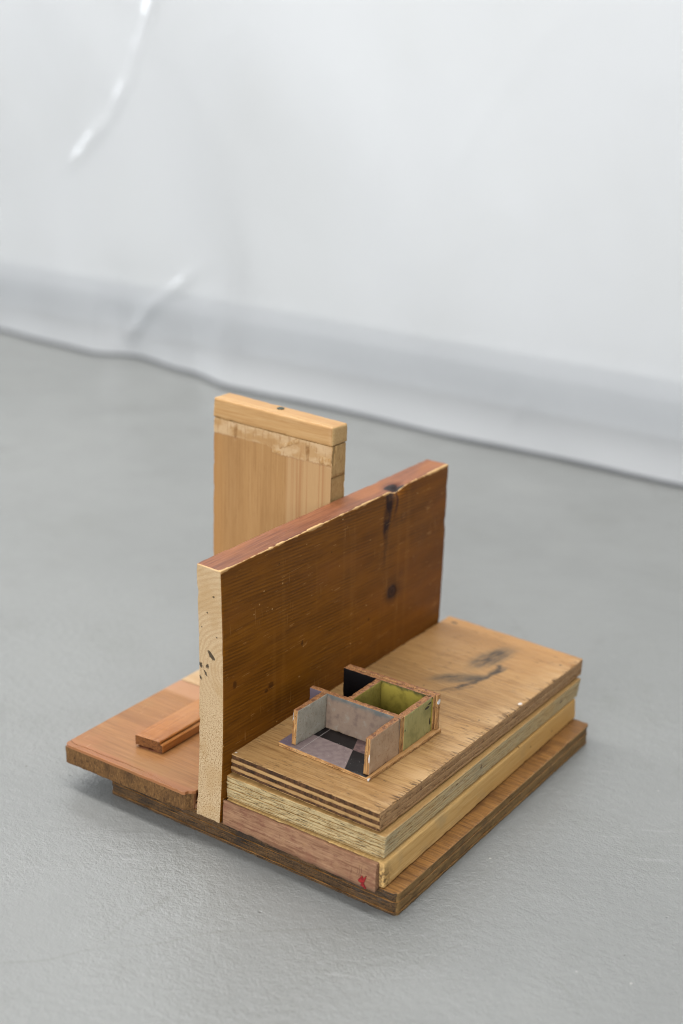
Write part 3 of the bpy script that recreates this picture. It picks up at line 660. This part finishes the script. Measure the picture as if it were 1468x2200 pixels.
# ------------------------------------------------------------------ top plywood slab with scar
org = (80, 148, 50.7)
top = empty('plywood_board', org, 'thick worn plywood slab with a dark knot scar, top layer of the right stack', 'board')
def ply_top():
    b = B('worn_ply_top', org)
    c, h, v1, v2, v3 = wood_col(b, 'x', lin(178,137,84), lin(134,94,50), lin(198,161,108), ring=.07, amt=.5, fib=.9, stretch=1.3)
    big = b.noise(b.vec(b.x*.008, b.y*.02, 1.0), 1, 3); c = b.mix(c, lin(194,153,100), big.step(.48, .68)*.6); c = b.mix(c, lin(166,122,70), big.step(.44, .26)*.6)
    c = b.mix(c, lin(184,132,76), b.y.step(170, 285)*.5)
    pale = b.x.step(118, 139)*b.noise(b.vec(b.x*.02, b.y*.06, 4.0), 1, 2).step(.35, .6); c = b.mix(c, lin(208,172,124), pale*.5)
    # short dark pores along the grain
    po = b.noise(b.vec(b.x*.14, b.y*1.2, 2.0), 1, 1).step(.63, .70)*b.noise(b.P, .035, 2).step(.44, .58); c = b.mix(c, lin(84,58,32), po*.7)
    # torn splinter marks at the right edge
    tk = b.noise(b.vec(b.x*.04, b.y*.8, 9.0), 1, 2, .6); reach = 137.0 + b.y*.017 - b.noise(b.vec(0.0, b.y*.45, 3.0), 1, 3, .7).step(.3, .8)*11.0*b.noise(b.vec(0.0, b.y*.03, 8.0), 1, 2).step(.3, .6)
    tick = tk.step(.54, .61)*(b.x - reach).step(-.6, 1.4)*b.noise(b.vec(0.0, b.y*.07, 12.0), 1, 2).step(.40, .52); c = b.mix(c, lin(78,52,28), tick*.85)
    # dark knot scar: two burnt eyes joined by a curved line
    w = b.noise(b.vec(b.x*.12, b.y*.12, 5.0), 1, 3, .65)*6.0 - 3.0; w2 = b.noise(b.vec(b.x*.12, b.y*.12, 15.0), 1, 3, .65)*6.0 - 3.0
    xx, yy = b.x + w, b.y + w2
    def segd(pl):
        out = None
        for (ax, ay), (cx, cy) in zip(pl, pl[1:]):
            ux, uy = cx-ax, cy-ay; l2 = ux*ux+uy*uy
            t = (((xx-ax)*ux + (yy-ay)*uy)/l2).max(0.0).min(1.0)
            d = ((xx-ax-t*ux).pw(2.0) + (yy-ay-t*uy).pw(2.0)).sqrt(); out = d if out is None else out.min(d)
        return out
    stre = b.noise(b.vec(b.x*.35 - b.y*.12, b.y*.16 + b.x*.05, 6.0), 1, 3, .65)
    dA = segd([(73,186),(83,200),(94,207)]); dB = segd([(91,184),(98,203),(102,226),(98,234)]); dC = segd([(86,220),(85,235),(87,250),(96,268)]); dD = segd([(79,168),(85,175),(91,184)]); dE = segd([(84,172),(93,181),(99,192)])
    iso = b.noise(b.vec(b.x*.16, b.y*.16, 21.0), 1, 4, .6)
    def leaf(c, cx, cy, ang, L_, W_, sd, k):       # a burnt leaf-shaped figure with fibres running along it
        ca, sa = math.cos(ang), math.sin(ang)
        p = (b.x-cx)*ca + (b.y-cy)*sa + w*.8; q = (b.y-cy)*ca - (b.x-cx)*sa + w2*.55
        m = ((p/L_)*(p/L_) + (q/W_)*(q/W_))*-1.0; m = m.exp()
        st = b.noise(b.vec(p*.05, q*.55, sd), 1, 3, .6)
        c = b.mix(c, lin(116,94,66), m.step(.05, .5)*(st.step(.35, .6)*.5 + .35))
        return b.mix(c, lin(50,40,32), m.step(.3, .85)*(st.step(.42, .6)*.75 + .12)*k)
    c = leaf(c, 83, 197, .74, 18, 6.8, 3.0, 1.0); c = leaf(c, 87, 243, 1.38, 23, 8.6, 9.0, .95); c = leaf(c, 94, 205, .9, 9, 3.6, 5.0, 1.0); c = leaf(c, 101, 226, 1.3, 9, 3.0, 7.0, .9)
    thin = dB.step(3.4, .3)*(iso.step(.3, .6)*.6 + .4); c = b.mix(c, lin(44,36,30), thin*.9)
    c = b.mix(c, lin(78,60,42), dD.step(1.2, .2).max(dE.step(1.0, .2))*.6)
    c = b.mix(c, lin(40,33,28), b.blob(b.x, b.y, 86, 238, 2.2, 3.4)*.8)
    for (px, py, r1, r2) in ((32,281.5,3.4,2.0),(134,264,1.6,1.0),(70,172,1.0,.8),(88,150,1.2,.9),(128,150,.9,.9),(120,42,1.4,.5)):
        c = b.mix(c, lin(62,48,34), b.blob(b.x, b.y, px, py, r1, r2).step(.3, .7)*.85)
    for (px, py, r1, r2) in ((23.6,12.6,.9,1.0),(139.0,189.5,1.6,2.3)):
        c = b.mix(c, lin(232,226,220), b.blob(b.x, b.y, px, py, r1, r2).step(.4, .6)*.9)
    return b.done(c, .5, h*1.2 - tick*.5 - po*.15, spec=.35)
ptop = ply_top()
def ply_light(nm, g, base=lin(196,156,102), k=0.0): return plain_wood(nm, org, g, base, lin(150,108,62), lin(214,178,126), rough=.65, amt=.5, fib=.5, seed=k)
pl_x = ply_light('ply_long_grain_x', 'x'); pl_y = ply_light('ply_long_grain_y', 'y', lin(176,136,92), 2.0)
pd_f = end_grain('ply_end_grain_front', org, lin(92,62,38), lin(46,31,20), lin(128,92,58), .8, streak=(.62, .6, .16), amt=1.0)
pd_r = end_grain('ply_end_grain_right', org, lin(176,136,94), lin(120,86,56), lin(202,164,118), .7, streak=(1.0, .5, .5), amt=.9)
th = [.9,2.0,2.3,2.8,2.4,2.9,.8]; z = 50.7
P1a = [(18.3,9.4),(139.2,7.8),(142.2,286.6),(21,291)]; P1b = [(17.9,9.8),(138.5,7.7),(143.2,284.9),(21.8,291)]
for i, t in enumerate(th):
    gx = i % 2 == 0
    f0, f1 = (z-50.7)/14.1, (z+t-50.7)/14.1; ins = 0 if gx else .3; insx = .14 if gx else .05
    def pq(fr): 
        o = [(a[0]+(b_[0]-a[0])*fr, a[1]+(b_[1]-a[1])*fr) for a, b_ in zip(P1a, P1b)]
        return [(o[0][0]+insx,o[0][1]+ins),(o[1][0]-insx,o[1][1]+ins),(o[2][0]-insx,o[2][1]-ins),(o[3][0]+insx,o[3][1]-ins)]
    last = i == 6
    if i == 0: insx = ins = .7
    board('ply', quad8(pq(f0), pq(f1), z+(.03 if i else .35), z+t-.03), {'-y': pl_x if gx else pd_f, '+y': pl_x if gx else pd_f, '+x': pd_r if gx else pl_y, '-x': pd_r if gx else pl_y, '*': ptop}, org, top,
          r=.3 if not last else .7, step=1.7, rough=.22, freq=.22, chip=.5 if not last else .9, chipf=.25, plan_r=1.4, hollow=('-z',) if last else ('-z', '+z'), seed=40.0+i)
    z += t
ZT = z   # 64.8

# ------------------------------------------------------------------ miniature room model
org = (76, 78, ZT)
room = empty('room_model', org, 'small plywood model of painted rooms without a roof on the top slab', 'model')
def paint(nm, base, dark, light, scale=.12, worn=.25, wood=lin(176,126,74), rough=.6):
    b = B(nm, org); n = b.noise(b.P, scale, 4, .65); n2 = b.noise(b.P, .7, 3, .6); n3 = b.noise(b.vec(b.x*.9, b.y*.9, b.z*.12), 1, 2)
    c = b.mix(base, dark, n.step(.48, .7)*.6); c = b.mix(c, light, n.step(.46, .28)*.6); c = b.mix(c, dark, n3.step(.55, .7)*.3)
    c = b.mix(c, wood, n2.step(.57, .67)*worn*1.5); c = b.mix(c, dark, n2.step(.56, .64)*.35)
    return b.done(c, rough, n2*.25, spec=.2)
def raw(nm, vertical):
    b = B(nm, org); s_ = (b.x+b.y) if vertical else b.z
    n = b.noise(b.vec(b.x*(.9 if vertical else .15), b.y*(.9 if vertical else .15), b.z*(.12 if vertical else 1.2)), 1, 3, .6); n2 = b.noise(b.P, .8, 2)
    c = b.mix(lin(198,150,92), lin(146,96,50), n.step(.46, .62)*.8); c = b.mix(c, lin(222,186,136), n.step(.42, .3)*.6)
    c = b.mix(c, lin(60,38,22), n2.step(.62, .70)*.75)
    lay = ((s_*(3.6 if vertical else 4.6)).sin()).step(.55, .9)*b.noise(b.P, .25, 2).step(.35, .5); c = b.mix(c, lin(92,58,32), lay*.65)
    for (px, py, pz, rx_, rz_) in ((110.8,37.4,79,1.1,3.6),(48.4,40.3,88.5,.7,4.5),(112.6,34.5,66.4,.8,1.2),(47.6,40.3,74,.5,3.0),(113.8,117,88,.8,2.2)):
        c = b.mix(c, lin(246,246,246), (b.blob(b.x, b.z, px, pz, rx_, rz_)*b.blob(b.y, b.y*0.0, py, 0.0, 2.2, 1.0) + n2*.5 - .25).step(.4, .55)*.95)
    return b.done(c, .7, n*.3)
def edge_top():
    b = B('orange_brown_top_edge', org); n = b.noise(b.P, .35, 3, .6); n2 = b.noise(b.P, 1.1, 2)
    c = b.mix(lin(150,100,58), lin(104,62,36), n.step(.45, .65)); c = b.mix(c, lin(196,148,96), n2.step(.46, .3)*.6); c = b.mix(c, lin(70,44,30), n2.step(.64, .74)*.6)
    return b.done(c, .55, n*.3)
ET = edge_top(); RV = raw('thin_ply_end', True); RH = raw('thin_ply_edge', False)
GREY = paint('grey_green_paint', lin(180,174,158), lin(144,137,123), lin(202,198,186)); LILAC = paint('grey_lilac_paint', lin(158,142,130), lin(122,108,102), lin(178,168,160))
PURP = paint('violet_grey_paint', lin(112,98,104), lin(80,70,78), lin(134,122,128)); TAN = paint('pinkish_tan_paint', lin(190,158,126), lin(158,126,98), lin(208,180,152))
GRN = paint('pale_green_paint', lin(164,154,98), lin(132,124,74), lin(180,172,118), scale=.06); OLV = paint('olive_green_paint', lin(160,146,72), lin(116,104,46), lin(182,170,98), scale=.1)
b = B('black_and_olive_paint', org); n = b.noise(b.P, .2, 3); c = b.mix(lin(158,142,62), lin(118,106,42), n.step(.45, .7)*.6)
c = b.mix(c, lin(40,46,40), (b.z + n*5.0).step(92.5, 95.5)*.8); c = b.mix(lin(12,8,9), c, b.x.step(68.4, 69.2)); BLOL = b.done(c, .7, spec=.1)
BLK = paint('black_paint', lin(12,9,10), lin(8,6,7), lin(22,16,16), worn=.02, rough=.7)
b = B('lilac_front_with_dark_rim', org); n = b.noise(b.P, .15, 4, .6); n2 = b.noise(b.P, .7, 3)
c = b.mix(lin(142,121,104), lin(112,93,84), n.step(.48, .68)*.7); c = b.mix(c, lin(154,146,132), n.step(.44, .28)*.6); c = b.mix(c, lin(92,104,104), (b.z + n*6.0).step(91.5, 95.5)*.75)
c = b.mix(lin(100,88,98), c, b.x.step(48.6, 49.4)); BFR = b.done(c, .6, n2*.15)
ZF = ZT+2.5; HT = 93.1
def floor_print():
    b = B('checkered_floor_print', org); n = b.noise(b.P, .3, 3); n2 = b.noise(b.P, 1.3, 2)
    lineX = b.x - 84.4 + (b.y - 58.6)*.40
    rt_ = lineX.step(-.15, .15); bk = (b.y - 59.2 + (b.x-70.0)*.03).step(-.15, .15)
    chk = rt_*(1.0-bk) + bk*(1.0-rt_)      # 1 = dark tile
    light = b.mix(lin(122,105,104), lin(138,121,117), n.step(.3, .7)); mid = b.mix(lin(112,88,84), lin(90,70,70), n.step(.4, .6))
    c = b.mix(b.mix(light, mid, rt_*bk), lin(15,9,11), chk)
    c = b.mix(c, lin(186,176,172), (b.x-56.6).abs().step(.35, .15)*.55)
    c = b.mix(c, lin(118,102,112), b.x.step(49.2, 48.6))
    c = b.mix(c, lin(26,20,20), b.y.step(74.5, 75.0)*b.x.step(69.5, 69)); c = b.mix(c, lin(128,120,56), b.y.step(74.5, 75.0)*b.x.step(69, 69.5))
    c = b.mix(c, lin(190,142,88), b.x.step(110.4, 110.9))
    c = b.mix(c, lin(238,236,232), n2.step(.74, .76)*.8)
    return b.done(c, .45, n2*.05, spec=.3)
board('floor_plate', quad8([(40.1,36.6),(112.6,34.2),(115.9,119.5),(39.4,121.5)], [(39.2,37.6),(112.7,34.4),(115.6,119.3),(39.4,121.5)], ZT+.12, ZF), {'+z': floor_print(), '*': RH}, org, room, r=.35, step=2.0, rough=.12, freq=.2, chip=.6, chipf=.25, seed=60.0)
KW = dict(r=.35, step=1.6, rough=.12, freq=.2, chip=.55, chipf=.3)
board('wall', quad8([(47.8,40.4),(51.2,40.4),(52.9,72.4),(48.4,72.4)], [(48.6,40.3),(52.2,40.6),(53.4,72.4),(48.9,72.4)], ZF+.03, [HT-.3,HT-.3,HT,HT]), {'+x': GREY, '-x': PURP, '+z': ET, '*': RV}, org, room, seed=61.0, **KW)
board('wall', box8(38.9,111.0,72.5,76.8,ZF+.03,HT), {'-y': BFR, '+y': OLV, '+z': ET, '*': RV}, org, room, seed=62.0, **KW)
board('wall', quad8([(106.4,37.4),(110.7,37.4),(110.9,72.4),(106.6,72.4)], [(106.9,38.0),(110.7,38.0),(110.9,72.4),(106.6,72.4)], ZF+.03, [HT-.4,HT-.4,HT,HT]), {'-x': LILAC, '+x': TAN, '+z': ET, '*': RV}, org, room, seed=63.0, **KW)
b = B('chipped_green_paint', org); n = b.noise(b.P, .07, 4, .65); n2 = b.noise(b.P, .5, 3, .7); n3 = b.noise(b.vec(b.x, b.y*.8, b.z*.15), 1, 2)
c = b.mix(lin(172,162,102), lin(136,130,76), n.step(.46, .68)*.7); c = b.mix(c, lin(184,178,124), n.step(.44, .28)*.6); c = b.mix(c, lin(120,112,66), n3.step(.56, .68)*.35)
hole = b.blob(b.y, b.z, 105.5, 87.5, 3.4, 1.0) + b.blob(b.y, b.z, 110.2, 75.5, 1.0, 3.0) + b.blob(b.y, b.z, 108.8, 89.5, 2.4, .7) + b.blob(b.y, b.z, 78.2, 82.0, .6, 1.0)
c = b.mix(c, lin(34,28,20), (hole + n2*.8 - .4).step(.4, .55)); GRC = b.done(c, .6, n2*.2 - hole.step(.4, .6)*.5)
board('wall', box8(106.7,111.6,76.9,111.6,ZF+.03,HT-.1), {'-x': OLV, '+x': GRC, '+z': ET, '*': RV}, org, room, seed=64.0, **KW)
board('wall', box8(67.0,71.3,76.9,111.6,ZF+.03,HT-.1), {'-x': BLK, '+x': OLV, '+z': ET, '*': RV}, org, room, seed=65.0, **KW)
board('wall', box8(39.8,112.3,111.7,115.4,ZF+.03,HT-.05), {'-y': BLOL, '+z': ET, '-x': BLK, '*': RV}, org, room, seed=66.0, **KW)
board('outer_wall', box8(40.2,113.9,115.5,119.0,ZF+.03,HT+.2), {'+z': ET, '+y': TAN, '*': RV}, org, room, seed=67.0, **KW)
